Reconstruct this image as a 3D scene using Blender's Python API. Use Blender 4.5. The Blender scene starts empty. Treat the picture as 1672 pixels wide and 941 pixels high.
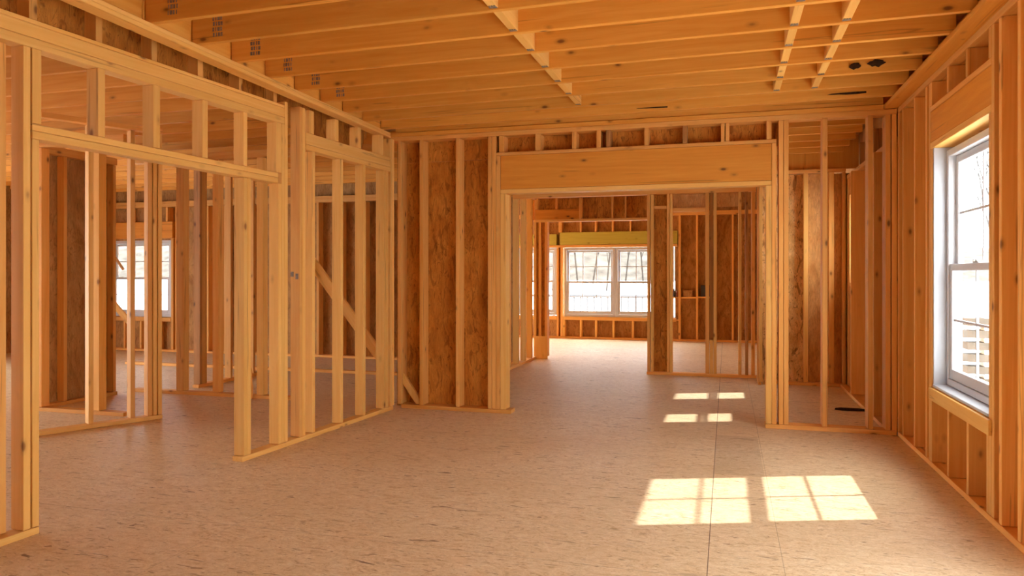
import bpy, bmesh, math, random
from mathutils import Matrix, Vector, Euler

random.seed(7)
sc = bpy.context.scene
C = sc.collection
PI = math.pi

# ------------------------------------------------------------------ camera
W_PX, F_PX = 1672, 1200.0
cam_d = bpy.data.cameras.new('camera')
cam = bpy.data.objects.new('camera', cam_d)
C.objects.link(cam)
sc.camera = cam
cam_d.sensor_width = 36.0
cam_d.lens = F_PX / W_PX * 36.0
cam_d.shift_y = -22.5 / W_PX
cam_d.clip_start = 0.05
cam_d.clip_end = 500
cam.location = (0, 0, 1.34)
cam.rotation_euler = (PI / 2, 0, math.radians(16.3))

# ------------------------------------------------------------------ materials
class NT:
    def __init__(self, name):
        self.m = bpy.data.materials.new(name)
        self.m.use_nodes = True
        self.t = self.m.node_tree
        self.t.nodes.clear()
        self.out = self.n('ShaderNodeOutputMaterial')
        self.b = self.n('ShaderNodeBsdfPrincipled')
        self.l(self.b.outputs[0], self.out.inputs[0])
    def n(self, typ, **kw):
        x = self.t.nodes.new(typ)
        for k, v in kw.items():
            setattr(x, k, v)
        return x
    def l(self, a, b):
        self.t.links.new(a, b)
    def coords(self, scale, obj_random=True, kind='Object'):
        tc = self.n('ShaderNodeTexCoord')
        src = tc.outputs[kind]
        if obj_random:
            oi = self.n('ShaderNodeObjectInfo')
            mu = self.n('ShaderNodeMath', operation='MULTIPLY')
            mu.inputs[1].default_value = 91.7
            self.l(oi.outputs['Random'], mu.inputs[0])
            ad = self.n('ShaderNodeVectorMath', operation='ADD')
            self.l(src, ad.inputs[0])
            self.l(mu.outputs[0], ad.inputs[1])
            src = ad.outputs[0]
        mp = self.n('ShaderNodeMapping')
        mp.inputs['Scale'].default_value = scale
        self.l(src, mp.inputs[0])
        return mp.outputs[0]
    def noise(self, vec, scale, detail=4, rough=0.55, dist=0.0):
        x = self.n('ShaderNodeTexNoise')
        x.inputs['Scale'].default_value = scale
        x.inputs['Detail'].default_value = detail
        x.inputs['Roughness'].default_value = rough
        x.inputs['Distortion'].default_value = dist
        self.l(vec, x.inputs['Vector'])
        return x.outputs['Fac']
    def ramp(self, fac, stops):
        r = self.n('ShaderNodeValToRGB')
        e = r.color_ramp.elements
        while len(e) < len(stops):
            e.new(0.5)
        for el, (p, c) in zip(e, stops):
            el.position = p
            el.color = c if len(c) == 4 else (*c, 1)
        self.l(fac, r.inputs[0])
        return r.outputs[0]
    def mix(self, fac, a, b, mode='MIX'):
        x = self.n('ShaderNodeMix', data_type='RGBA', blend_type=mode)
        for sock, v in ((x.inputs[0], fac), (x.inputs[6], a), (x.inputs[7], b)):
            if hasattr(v, 'is_output'):
                self.l(v, sock)
            elif isinstance(v, (int, float)):
                sock.default_value = v
            else:
                sock.default_value = (*v, 1)
        return x.outputs[2]
    def bump(self, fac, strength, dist=0.002):
        b = self.n('ShaderNodeBump')
        b.inputs['Strength'].default_value = strength
        b.inputs['Distance'].default_value = dist
        self.l(fac, b.inputs['Height'])
        self.l(b.outputs[0], self.b.inputs['Normal'])
    def done(self, col, rough=0.7, spec=0.25):
        if hasattr(col, 'is_output'):
            self.l(col, self.b.inputs['Base Color'])
        else:
            self.b.inputs['Base Color'].default_value = (*col, 1)
        self.b.inputs['Roughness'].default_value = rough
        self.b.inputs['Specular IOR Level'].default_value = spec
        return self.m

def wood(name, light, dark, knot, var=0.16, knots=True):
    """Sawn softwood: the grain runs along the object's local Z."""
    t = NT(name)
    v = t.coords((9, 9, 0.55))
    g = t.noise(v, 2.2, 5, 0.6, 0.9)
    col = t.ramp(g, [(0.30, dark), (0.52, tuple((a + b) / 2 for a, b in zip(light, dark))), (0.72, light)])
    f = t.noise(t.coords((90, 90, 1.6)), 1.0, 3, 0.6)
    col = t.mix(t.ramp(f, [(0.35, (0.22,) * 3), (0.62, (0,) * 3)]), col, dark, 'MIX')
    # a thin dark pitch streak here and there
    s = t.noise(t.coords((26, 26, 0.8)), 1.0, 2, 0.5, 0.4)
    col = t.mix(t.ramp(s, [(0.66, (0,) * 3), (0.70, (0.45,) * 3), (0.74, (0,) * 3)]), col, knot)
    if knots:
        vo = t.n('ShaderNodeTexVoronoi')
        vo.inputs['Scale'].default_value = 1.0
        t.l(t.coords((8.5, 8.5, 4.2)), vo.inputs['Vector'])
        k = t.ramp(vo.outputs['Distance'], [(0.0, (0.95,) * 3), (0.07, (0.85,) * 3), (0.13, (0.22,) * 3), (0.22, (0,) * 3)])
        pick = t.ramp(t.noise(t.coords((3.1, 3.1, 2.3)), 1.0, 1), [(0.46, (0,) * 3), (0.52, (1,) * 3)])
        km = t.n('ShaderNodeMix', data_type='RGBA', blend_type='MULTIPLY')
        km.inputs[0].default_value = 1
        t.l(k, km.inputs[6]); t.l(pick, km.inputs[7])
        col = t.mix(km.outputs[2], col, knot)
    oi = t.n('ShaderNodeObjectInfo')
    mr = t.n('ShaderNodeMapRange')
    mr.inputs['To Min'].default_value = 1 - var
    mr.inputs['To Max'].default_value = 1 + var * 0.7
    t.l(oi.outputs['Random'], mr.inputs[0])
    hs = t.n('ShaderNodeHueSaturation')
    t.l(mr.outputs[0], hs.inputs['Value'])
    t.l(col, hs.inputs['Color'])
    t.bump(f, 0.25, 0.001)
    return t.done(hs.outputs[0], 0.62, 0.3)

def osb(name, a, b, c, d, blotch=0.5, stretch=(5, 5, 2.0)):
    """Sheathing board: overlapping strands, mostly upright, with darker flame-shaped mottles."""
    t = NT(name)
    n1 = t.noise(t.coords(stretch), 1.0, 4, 0.6, 1.2)
    col = t.ramp(n1, [(0.30, c), (0.47, b), (0.66, a)])
    fine = t.noise(t.coords((stretch[0] * 7, stretch[1] * 7, stretch[2] * 3.2)), 1.0, 4, 0.7, 1.8)
    col = t.mix(0.75, col, t.ramp(fine, [(0.30, (0.66,) * 3), (0.50, (0.98,) * 3), (0.72, (1.22,) * 3)]), 'MULTIPLY')
    for sc_, lo, amt in (((16, 16, 7), 0.645, blotch), ((30, 30, 17), 0.66, blotch), ((8, 8, 2.6), 0.60, blotch * 0.75), ((13, 13, 4.0), 0.62, blotch * 0.7)):
        n2 = t.noise(t.coords(sc_), 1.0, 2, 0.5, 2.6)
        col = t.mix(t.ramp(n2, [(lo, (0,) * 3), (lo + 0.05, (amt,) * 3)]), col, d)
    t.bump(fine, 0.3, 0.002)
    return t.done(col, 0.7, 0.2)

M = {}
M['pine'] = wood('pine_framing_lumber', (0.87, 0.48, 0.135), (0.76, 0.345, 0.068), (0.20, 0.075, 0.018))
M['pine_light'] = wood('pale_pine_lumber', (0.89, 0.54, 0.16), (0.80, 0.42, 0.09), (0.26, 0.10, 0.025), 0.10)
M['joist'] = wood('joist_lumber', (0.86, 0.43, 0.08), (0.75, 0.315, 0.04), (0.18, 0.06, 0.012), 0.10)
M['beam'] = wood('header_lumber', (0.80, 0.355, 0.05), (0.68, 0.26, 0.028), (0.12, 0.04, 0.01), 0.08)
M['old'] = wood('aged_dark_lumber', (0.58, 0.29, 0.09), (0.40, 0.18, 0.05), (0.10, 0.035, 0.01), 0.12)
M['osb'] = osb('osb_sheathing', (0.66, 0.30, 0.055), (0.55, 0.22, 0.034), (0.42, 0.15, 0.02), (0.14, 0.04, 0.006), 0.55)
M['osb_pale'] = osb('pale_sheathing', (0.72, 0.42, 0.16), (0.65, 0.35, 0.115), (0.56, 0.27, 0.08), (0.38, 0.16, 0.04), 0.35)
M['osb_brown'] = osb('brown_sheathing', (0.52, 0.29, 0.10), (0.44, 0.22, 0.07), (0.34, 0.155, 0.045), (0.16, 0.065, 0.016), 0.45)
M['osb_stained'] = osb('stained_sheathing', (0.84, 0.54, 0.22), (0.74, 0.42, 0.14), (0.60, 0.30, 0.08), (0.16, 0.055, 0.012), 0.8, (5, 5, 3.2))
M['green'] = wood('green_treated_header', (0.55, 0.46, 0.07), (0.46, 0.37, 0.05), (0.20, 0.13, 0.02), 0.05)

def floor_mat():
    t = NT('osb_subfloor')
    big = t.noise(t.coords((0.55, 0.8, 1), False), 1.0, 4, 0.6, 0.5)
    st = t.noise(t.coords((7, 13, 1), False), 1.0, 7, 0.72, 2.8)
    col = t.ramp(st, [(0.30, (0.47, 0.30, 0.13)), (0.43, (0.75, 0.575, 0.34)), (0.56, (0.83, 0.675, 0.44)), (0.72, (0.93, 0.82, 0.61))])
    cu = t.noise(t.coords((26, 34, 1), False), 1.0, 3, 0.6, 3.5)
    col = t.mix(0.6, col, t.ramp(cu, [(0.32, (0.74, 0.68, 0.60)), (0.50, (1.0, 1.0, 1.0)), (0.68, (1.16, 1.18, 1.2))]), 'MULTIPLY')
    col = t.mix(t.ramp(big, [(0.35, (0.45,) * 3), (0.65, (0,) * 3)]), col, (0.68, 0.48, 0.24))
    # pale and dark strands lying in every direction
    for ang, sx, sy, lo, hi, c, amt in ((0.5, 9, 46, 0.66, 0.72, (0.86, 0.70, 0.50), 0.7), (-0.6, 8, 40, 0.655, 0.70, (0.34, 0.185, 0.08), 0.75),
                                        (1.3, 8, 36, 0.67, 0.72, (0.30, 0.16, 0.07), 0.6), (0.1, 5, 24, 0.69, 0.74, (0.20, 0.10, 0.04), 0.85),
                                        (-1.1, 10, 50, 0.67, 0.72, (0.88, 0.74, 0.55), 0.6)):
        tc = t.n('ShaderNodeTexCoord')
        mp = t.n('ShaderNodeMapping')
        mp.inputs['Rotation'].default_value = (0, 0, ang)
        mp.inputs['Location'].default_value = (ang * 13.7, ang * 5.1, 0)
        mp.inputs['Scale'].default_value = (sx, sy, 1)
        t.l(tc.outputs['Object'], mp.inputs[0])
        n = t.noise(mp.outputs[0], 1.0, 2, 0.5, 1.4)
        col = t.mix(t.ramp(n, [(lo, (0,) * 3), (hi, (amt,) * 3)]), col, c)
    # tongue-and-groove joints between the boards
    tc = t.n('ShaderNodeTexCoord')
    mp = t.n('ShaderNodeMapping')
    mp.inputs['Location'].default_value = (0.085, 0.31, 0)
    t.l(tc.outputs['Object'], mp.inputs[0])
    sx = t.n('ShaderNodeSeparateXYZ')
    t.l(mp.outputs[0], sx.inputs[0])
    def line(sock, period, width):
        a = t.n('ShaderNodeMath', operation='PINGPONG'); a.inputs[1].default_value = period / 2
        t.l(sock, a.inputs[0])
        b = t.n('ShaderNodeMath', operation='LESS_THAN'); b.inputs[1].default_value = width
        t.l(a.outputs[0], b.inputs[0])
        return b.outputs[0]
    near = t.n('ShaderNodeMath', operation='COMPARE'); near.inputs[1].default_value = 0.0; near.inputs[2].default_value = 0.6
    t.l(sx.outputs[0], near.inputs[0])
    amt = t.n('ShaderNodeMapRange'); amt.inputs['To Min'].default_value = 0.25; amt.inputs['To Max'].default_value = 0.9
    t.l(near.outputs[0], amt.inputs[0])
    sm = t.n('ShaderNodeMath', operation='MULTIPLY')
    t.l(amt.outputs[0], sm.inputs[0]); t.l(line(sx.outputs[0], 2.44, 0.0022), sm.inputs[1])
    col = t.mix(sm.outputs[0], col, (0.15, 0.08, 0.035))
    s2 = t.n('ShaderNodeMath', operation='COMPARE'); s2.inputs[1].default_value = 0.335; s2.inputs[2].default_value = 0.002
    t.l(sx.outputs[0], s2.inputs[0])
    q2 = t.n('ShaderNodeMath', operation='MULTIPLY'); q2.inputs[1].default_value = 0.4
    t.l(s2.outputs[0], q2.inputs[0])
    col = t.mix(q2.outputs[0], col, (0.2, 0.11, 0.05))
    # scuffed, dirty strip of flooring and a few dark smears
    st1 = t.n('ShaderNodeMath', operation='COMPARE'); st1.inputs[1].default_value = 0.16; st1.inputs[2].default_value = 0.165
    t.l(sx.outputs[0], st1.inputs[0])
    st2 = t.n('ShaderNodeMath', operation='COMPARE'); st2.inputs[1].default_value = 6.05; st2.inputs[2].default_value = 0.62
    t.l(sx.outputs[1], st2.inputs[0])
    st3 = t.n('ShaderNodeMath', operation='MULTIPLY')
    t.l(st1.outputs[0], st3.inputs[0]); t.l(st2.outputs[0], st3.inputs[1])
    st4 = t.n('ShaderNodeMath', operation='MULTIPLY'); st4.inputs[1].default_value = 0.28
    t.l(st3.outputs[0], st4.inputs[0])
    col = t.mix(st4.outputs[0], col, (0.34, 0.22, 0.12))
    sm_ = t.noise(t.coords((1.3, 3.4, 1), False), 1.0, 4, 0.6, 1.5)
    col = t.mix(t.ramp(sm_, [(0.66, (0,) * 3), (0.72, (0.45,) * 3)]), col, (0.30, 0.18, 0.09))
    lf = t.n('ShaderNodeMath', operation='MULTIPLY'); lf.inputs[1].default_value = 0.45
    t.l(line(sx.outputs[1], 1.22, 0.002), lf.inputs[0])
    col = t.mix(lf.outputs[0], col, (0.20, 0.11, 0.05))
    t.bump(st, 0.25, 0.002)
    return t.done(col, 0.55, 0.35)
M['floor'] = floor_mat()

def plain(name, c, rough=0.5, spec=0.4, metal=0.0, nz=0.0, scale=20):
    t = NT(name)
    col = c
    if nz:
        n = t.noise(t.coords((scale,) * 3), 1.0, 4)
        col = t.ramp(n, [(0.3, tuple(x * (1 - nz) for x in c)), (0.7, tuple(min(1, x * (1 + nz)) for x in c))])
    t.b.inputs['Metallic'].default_value = metal
    return t.done(col, rough, spec)
M['vinyl'] = plain('white_window_vinyl', (0.56, 0.57, 0.585), 0.35, 0.5, 0, 0.02, 6)
M['liner'] = plain('white_jamb_liner', (0.50, 0.525, 0.56), 0.55, 0.3, 0, 0.05, 8)
M['steel'] = plain('galvanized_steel', (0.27, 0.21, 0.15), 0.6, 0.3, 0.2, 0.35, 60)
M['bark'] = plain('dark_bark', (0.055, 0.028, 0.014), 0.9, 0.1, 0, 0.5, 40)
M['trunk_pale'] = plain('pale_tree_bark', (0.085, 0.078, 0.073), 0.9, 0.1, 0, 0.3, 5)
M['trunk'] = plain('grey_tree_bark', (0.036, 0.029, 0.023), 0.9, 0.1, 0, 0.35, 5)
M['snow'] = plain('snow', (0.80, 0.82, 0.85), 0.9, 0.2, 0, 0.03, 1)
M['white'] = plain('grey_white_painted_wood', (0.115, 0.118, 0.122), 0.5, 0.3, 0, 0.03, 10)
M['hill'] = plain('winter_hillside', (0.088, 0.076, 0.062), 0.95, 0.1, 0, 0.45, 0.9)
M['plank'] = plain('weathered_plank', (0.095, 0.078, 0.06), 0.85, 0.15, 0, 0.2, 5)
M['darkbox'] = plain('dark_plastic', (0.05, 0.04, 0.035), 0.5, 0.4, 0, 0.2, 10)
M['rust'] = plain('reddish_paint', (0.24, 0.07, 0.03), 0.5, 0.4, 0, 0.2, 10)

def glass_mat():
    t = NT('window_glass')
    t.t.nodes.remove(t.b)
    tr = t.n('ShaderNodeBsdfTransparent'); tr.inputs[0].default_value = (0.96, 0.97, 0.97, 1)
    gl = t.n('ShaderNodeBsdfGlossy'); gl.inputs['Roughness'].default_value = 0.02
    mx = t.n('ShaderNodeMixShader')
    mx.inputs[0].default_value = 0.04; t.l(tr.outputs[0], mx.inputs[1]); t.l(gl.outputs[0], mx.inputs[2])
    t.l(mx.outputs[0], t.out.inputs[0])
    return t.m
M['glass'] = glass_mat()

# ------------------------------------------------------------------ builders
def link(name, bm, mat, parent=None, mw=None):
    me = bpy.data.meshes.new(name)
    bmesh.ops.recalc_face_normals(bm, faces=bm.faces)
    bm.to_mesh(me); bm.free()
    me.materials.append(M[mat])
    o = bpy.data.objects.new(name, me)
    C.objects.link(o)
    if parent is not None:
        o.parent = parent
    if mw is not None:
        o.matrix_basis = mw
    return o

def add_box(bm, lo, hi, bev=0.0, rot=None, mid=None):
    r = bmesh.ops.create_cube(bm, size=1.0)
    vs = r['verts']
    for v in vs:
        v.co = Vector([(lo[i] + hi[i]) / 2 + v.co[i] * (hi[i] - lo[i]) for i in range(3)])
    if rot is not None:
        bmesh.ops.rotate(bm, verts=vs, cent=mid, matrix=rot)
    if bev > 0:
        es = list({e for v in vs for e in v.link_edges})
        bmesh.ops.bevel(bm, geom=es, offset=bev, segments=1, affect='EDGES', profile=0.5)

def tagit(o, label, cat, group=None, kind='thing'):
    o['kind'] = kind
    if kind == 'thing' or label:
        o['label'] = label
    if cat:
        o['category'] = cat
    if group:
        o['group'] = group
    return o

class Frame:
    """A wall line: u runs along it, v goes back from its face, z is up."""
    def __init__(self, x0, y0, x1, y1, flip=False):
        d = Vector((x1 - x0, y1 - y0, 0)).normalized()
        n = Vector((-d.y, d.x, 0))
        if flip:
            n = -n
        self.M = Matrix(((d.x, n.x, 0, x0), (d.y, n.y, 0, y0), (0, 0, 1, 0), (0, 0, 0, 1)))
    def place(self, lo, hi, name, mat, bev=0.0025, parent=None):
        """A timber filling lo..hi in the frame; its local Z lies along its length, its origin at the start of the length."""
        d = [hi[i] - lo[i] for i in range(3)]
        ax = max(range(3), key=lambda i: d[i])
        a1, a2 = [(1, 2), (2, 0), (0, 1)][ax]
        c = [(lo[i] + hi[i]) / 2 for i in range(3)]
        c[ax] = lo[ax]
        R = Matrix.Identity(4)
        for col, src in ((0, a1), (1, a2), (2, ax)):
            for row in range(3):
                R[row][col] = 1.0 if row == src else 0.0
            R[src][col] = 1.0
        mw = self.M @ Matrix.Translation(c) @ R
        bm = bmesh.new()
        b = min(bev, min(d) * 0.2)
        add_box(bm, (-d[a1] / 2, -d[a2] / 2, 0), (d[a1] / 2, d[a2] / 2, d[ax]), b)
        return link(name, bm, mat, parent, mw)

WORLD = Frame(0, 0, 1, 0)
G = 0.0012     # hairline gap between pieces nailed together

def piece(fr, u, v, z, name, label, cat, group=None, mat='pine'):
    o = fr.place((u[0] + G / 2, v[0], z[0] + G / 2), (u[1] - G / 2, v[1], z[1] - G / 2), name, mat)
    return tagit(o, label, cat, group)

def struct(name, bm, mat, parent=None):
    o = link(name, bm, mat, parent)
    if parent is None:
        o['kind'] = 'structure'
    return o

ORD = 'first second third fourth fifth sixth seventh eighth ninth tenth eleventh twelfth thirteenth fourteenth fifteenth sixteenth seventeenth eighteenth'.split()

# ------------------------------------------------------------------ shell: floor, deck above, sheathing
bm = bmesh.new(); add_box(bm, (-13, -3.2, -0.25), (1.62, 15.35, 0.0)); struct('floor', bm, 'floor')
bm = bmesh.new(); add_box(bm, (-13, -1.6, 2.998), (1.62, 15.35, 3.02)); struct('ceiling', bm, 'osb_brown')

# right wall sheathing with its three window holes, plus unseen openings added for light
def holed(name, x0, x1, y0, y1, z0, z1, holes, mat, axis='x'):
    """A sheet in the plane x (or y) = x0..x1 with rectangular holes (a0, a1, z0, z1)."""
    bm = bmesh.new()
    cuts = sorted({y0, y1, *[h[0] for h in holes], *[h[1] for h in holes]})
    for a, b in zip(cuts, cuts[1:]):
        h = [q for q in holes if q[0] <= a + 1e-6 and q[1] >= b - 1e-6]
        spans = [(z0, z1)] if not h else [(z0, h[0][2]), (h[0][3], z1)]
        for s0, s1 in spans:
            if axis == 'x':
                add_box(bm, (x0, a, s0), (x1, b, s1))
            else:
                add_box(bm, (a, x0, s0), (b, x1, s1))
    bmesh.ops.remove_doubles(bm, verts=bm.verts, dist=1e-5)
    return struct(name, bm, mat)

holed('wall_left_outer', -11.7, -11.685, -1.6, 10.6, -0.2, 3.0, [(-1.2, 2.6, 0.1, 2.2), (3.2, 7.4, 0.1, 2.2)], 'osb_brown')
holed('wall_right', 1.502, 1.516, -3.2, 15.35, -0.2, 3.0, [(0.2, 1.8, 0.05, 1.45), (2.2, 3.5, 0.05, 1.6), (4.56, 5.675, 0.575, 2.19), (7.45, 7.95, 1.40, 2.25), (8.73, 9.24, 1.25, 2.25)], 'osb_pale')

bm = bmesh.new(); add_box(bm, (-13, -1.6, 0.0), (1.5, -1.585, 2.998)); struct('wall_rear', bm, 'osb_brown')
# ------------------------------------------------------------------ ceiling joists of the main room
def joist(y_l, y_r, x_l, x_r, label, group, z0=2.76, mat='joist'):
    fr = Frame(x_l, y_l, x_r, y_r)
    L = math.hypot(x_r - x_l, y_r - y_l)
    return tagit(fr.place((0, 0, z0 + 0.0005), (L, 0.038, z0 + 0.235), 'ceiling_joist', mat), label, 'joist', group), fr, L

main_j = []
nj = 9
for k in range(-1, nj):
    yl, yr = 3.41 + 0.392 * k, 3.32 + 0.390 * k
    xl = -3.16 - 0.012 * max(k, 0)
    which = ORD[k + 1]
    lab = f'{which} long pine ceiling joist over the main room, counted away from the camera'
    o, fr, L = joist(yl, yr, xl, 1.295, lab, 'main room ceiling joists')
    main_j.append((o, yl, yr, xl))
    # grey toothed nail plate near the partition end
    if -1 <= k <= 5:
        bm = bmesh.new()
        for a in range(4):
            for b in range(5):
                w = 0.006 + 0.005 * ((a * 5 + b * 3 + k) % 3)
                x0 = 0.030 - 0.0195 * 0  # stays on the face
                add_box(bm, (-0.0205, 0.0, 0.0), (-0.019, 0.001, 0.001))
                bm.verts.ensure_lookup_table()
                vs = bm.verts[-8:]
                zc = 0.16 + a * 0.019 + 0.004 * ((b + k) % 2)
                yc = -0.075 + b * 0.033
                for i, v in enumerate(vs):
                    sx = -1 if v.co.x < -0.0198 else 1
                    sy = -1 if v.co.y < 0.0005 else 1
                    sz = -1 if v.co.z < 0.0005 else 1
                    v.co = Vector((yc + sy * 0.012, -0.0195 + sx * 0.0012, zc + sz * w * 0.5))
        # joist local axes: find which local side faces the camera (-v)
        p = link('nail_plate', bm, 'steel', o)
        p['label'] = 'grey toothed steel nail plate'
        # joist local frame: Z = u, X = v, Y = z (right-handed)
        p.matrix_basis = Matrix(((0, 1, 0, 0.0), (1, 0, 0, 0.0), (0, 0, 1, 0.0), (0, 0, 0, 1)))

# blocking rows between the joists
def block_row(x, tag_txt, grp, metal, kfrom=0):
    n = 0
    for k in range(kfrom, nj - 1):
        a = main_j[k][1] + (main_j[k][2] - main_j[k][1]) * ((x + 3.2) / 4.45) + 0.038
        b = main_j[k + 1][1] + (main_j[k + 1][2] - main_j[k + 1][1]) * ((x + 3.2) / 4.45)
        o = piece(WORLD, (x - 0.025, x + 0.025), (a + 0.002, b - 0.002), (2.768, 2.965), 'joist_blocking',
                  f'{ORD[n]} ceiling block from the camera in the {tag_txt}', 'blocking', grp, 'pine_light')
        n += 1
        if metal:
            bm = bmesh.new()
            L = b - a - 0.004
            # local Z along the block, so the bottom face lies at the low z side
            add_box(bm, (-0.022, -0.1003, L - 0.026), (0.022, -0.0985, L - 0.004))
            for q in range(3):
                add_box(bm, (-0.020 + q * 0.014, -0.1008, L - 0.042), (-0.009 + q * 0.014, -0.0985, L - 0.024 - 0.006 * (q % 2)))
            c = link('metal_clip', bm, 'steel', o)
            c['label'] = 'grey metal clip on the block end'
            # block local: longest axis is y or z; map so clip lies under the far end
            c.matrix_basis = o.matrix_basis.inverted() @ Matrix.Translation((x, a + 0.002, 2.8665)) @ Matrix(((1, 0, 0, 0), (0, 0, 1, 0), (0, 1, 0, 0), (0, 0, 0, 1)))
    return n
block_row(-1.20, 'row of blocks mid ceiling', 'blocks in the middle ceiling row', True)
block_row(0.37, 'row aligned with the doorway post', 'blocks in the doorway post row', True, 1)
block_row(0.645, 'row closest to the window wall', 'blocks in the window side row', True, 1)

# bark-edged wane on two joists near the window wall
for (k, x0, x1, zc, h, lab) in ((7, 0.83, 0.91, 2.815, 0.05, 'dark bark patch'), (7, 0.95, 1.07, 2.822, 0.055, 'dark bark patch'), (9, 0.78, 1.15, 2.80, 0.022, 'dark bark streak'), (9, -0.75, -0.15, 2.79, 0.016, 'dark bark streak')):
    o, yl, yr, xl = main_j[k]
    y = yl + (yr - yl) * ((x0 + 3.2) / 4.45)
    bm = bmesh.new()
    n = 14
    rng = random.Random(k * 31 + int(x0 * 100))
    ring = [((x0 + x1) / 2 + math.cos(2 * PI * i / n) * (x1 - x0) / 2 * rng.uniform(0.75, 1.1), zc + math.sin(2 * PI * i / n) * h / 2 * rng.uniform(0.6, 1.2)) for i in range(n)]
    f = [bm.verts.new((a, 0, b)) for a, b in ring]
    bk = [bm.verts.new((a, 0.012, b)) for a, b in ring]
    bm.faces.new(f); bm.faces.new(bk[::-1])
    for i in range(n):
        bm.faces.new((f[i], f[(i + 1) % n], bk[(i + 1) % n], bk[i]))
    c = link('bark_patch', bm, 'bark', o)
    c['label'] = lab
    c.matrix_basis = o.matrix_basis.inverted() @ Matrix.Translation((0, y - 0.006, 0))

# ------------------------------------------------------------------ left partition of the main room
LW = Frame(-3.41, 2.95, -3.17, 6.69)          # u = 0 at y = 2.95; v goes away from the room
cL = math.cos(math.atan2(0.24, 3.74))
def ly(y):
    return (y - 2.95) / cL
D4 = 0.089
def lw(y0, y1, z0, z1, name, label, cat, group=None, mat='pine_light', v0=0.0, v1=D4):
    return piece(LW, (ly(y0), ly(y1)), (v0, v1), (z0, z1), name, label, cat, group, mat)

lw(1.6, 2.96, 0, 0.038, 'sole_plate', 'floor plate under the double post closest to the camera', 'plate')
lw(2.70, 2.80, 0.04, 2.50, 'wall_stud', 'stained stud half hidden behind the double post closest to the camera', 'stud', None, 'pine', 0.17, 0.21)
lw(2.795, 2.83, 0.04, 2.50, 'wall_stud', 'brownish stud set back against the tall pale stud closest to the camera', 'stud', None, 'pine', 0.06, 0.16)
lw(2.873, 2.913, 0.04, 2.50, 'wall_stud', 'tall pale stud of the post at the near side of the wide opening', 'stud')
lw(2.920, 2.960, 0.04, 2.035, 'jack_stud', 'jack stud holding up the transom rail at the near post', 'stud')
lw(2.920, 2.972, 2.115, 2.50, 'cripple_stud', 'short transom stud standing against the near post', 'cripple', 'transom cripples')
lw(2.920, 4.884, 2.077, 2.114, 'transom_rail', 'upper flat rail across the wide opening under the transom studs', 'rail')
lw(2.920, 4.884, 2.035, 2.076, 'transom_rail', 'lower flat rail forming the head of the wide opening', 'rail')
for i, (a, b) in enumerate(((3.306, 3.354), (3.693, 3.748), (4.100, 4.150), (4.496, 4.537))):
    lw(a, b, 2.115, 2.50, 'cripple_stud', f'{ORD[i + 1]} transom stud from the near post over the wide opening', 'cripple', 'transom cripples')
lw(4.500, 4.537, 0.04, 2.034, 'jack_stud', 'near stud of the doubled jack at the end of the floor plate', 'stud')
lw(4.538, 4.576, 0.04, 2.034, 'jack_stud', 'far stud of the doubled jack at the end of the floor plate', 'stud')
lw(4.485, 6.66, 0, 0.038, 'sole_plate', 'long floor plate from the doubled jack to the room corner', 'plate')
lw(4.885, 4.923, 0.04, 2.034, 'jack_stud', 'jack stud under the far end of the transom rail', 'stud')
lw(4.860, 4.923, 2.115, 2.50, 'cripple_stud', 'last transom stud beside the tall triple post', 'cripple', 'transom cripples')
lw(4.924, 4.961, 0.04, 2.50, 'wall_stud', 'middle stud of the triple post past the wide opening', 'stud')
lw(4.962, 5.000, 0.04, 2.678, 'wall_stud', 'full-height outer stud of the triple post past the wide opening', 'stud')
for z0, z1, t in ((2.50, 2.551, 'lowest'), (2.552, 2.623, 'middle'), (2.624, 2.647, 'topmost')):
    lw(1.6, 4.960, z0, z1, 'header_beam', f'{t} of three long boards stacked as beam over the transom', 'beam', 'stacked beam boards')
for i, (a, b) in enumerate(((2.93, 2.975), (3.322, 3.366), (3.715, 3.757), (4.095, 4.145), (4.490, 4.530), (4.872, 4.912))):
    lw(a, b, 2.649, 2.94, 'cripple_stud', f'{ORD[i]} short block standing on the long beam, counted from the camera', 'cripple', 'blocks on the beam', 'pine', 0.035, 0.125)
w = lw(5.148, 5.186, 0.04, 2.678, 'wall_stud', 'near half of the wide doubled stud with steel guard plates', 'stud', None, 'pine')
bm = bmesh.new()
add_box(bm, (-0.041, -0.021, 1.32), (-0.012, -0.0192, 1.36)); g1 = link('nail_guard', bm, 'steel', w)
bm = bmesh.new()
add_box(bm, (0.006, -0.021, 1.30), (0.032, -0.0192, 1.345)); g2 = link('nail_guard', bm, 'steel', w)
for g in (g1, g2):
    g['label'] = 'small galvanized nail guard plate'
    g.matrix_basis = w.matrix_basis.inverted() @ LW.M @ Matrix.Translation((ly(5.167), D4 / 2, 0)) @ Matrix.Rotation(-PI / 2, 4, "Z")
lw(5.187, 5.225, 0.04, 2.678, 'wall_stud', 'far half of the wide doubled stud beside the second header', 'stud')
lw(5.232, 6.598, 2.392, 2.487, 'header_beam', 'upper board of the second partition header near the corner', 'beam')
lw(5.232, 6.598, 2.348, 2.391, 'header_beam', 'thin lower board of the second partition header near the corner', 'beam')
for i, (a, b) in enumerate(((5.235, 5.295), (5.60, 5.655), (5.965, 6.02), (6.36, 6.42))):
    lw(a + 0.04, b + 0.045, 2.488, 2.678, 'cripple_stud', f'{ORD[i]} short stud above the second header, counted toward the corner', 'cripple', 'cripples above the second header')
for i, (a, b) in enumerate(((5.317, 5.357), (5.730, 5.770), (6.100, 6.140), (6.472, 6.515))):
    lw(a, b, 0.04, 2.347, 'wall_stud', f'{ORD[i]} pale stud under the second header, counted toward the corner', 'stud', 'studs under the second header')
lw(6.518, 6.556, 0.04, 2.347, 'jack_stud', 'jack stud under the corner end of the second header', 'stud')
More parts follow.
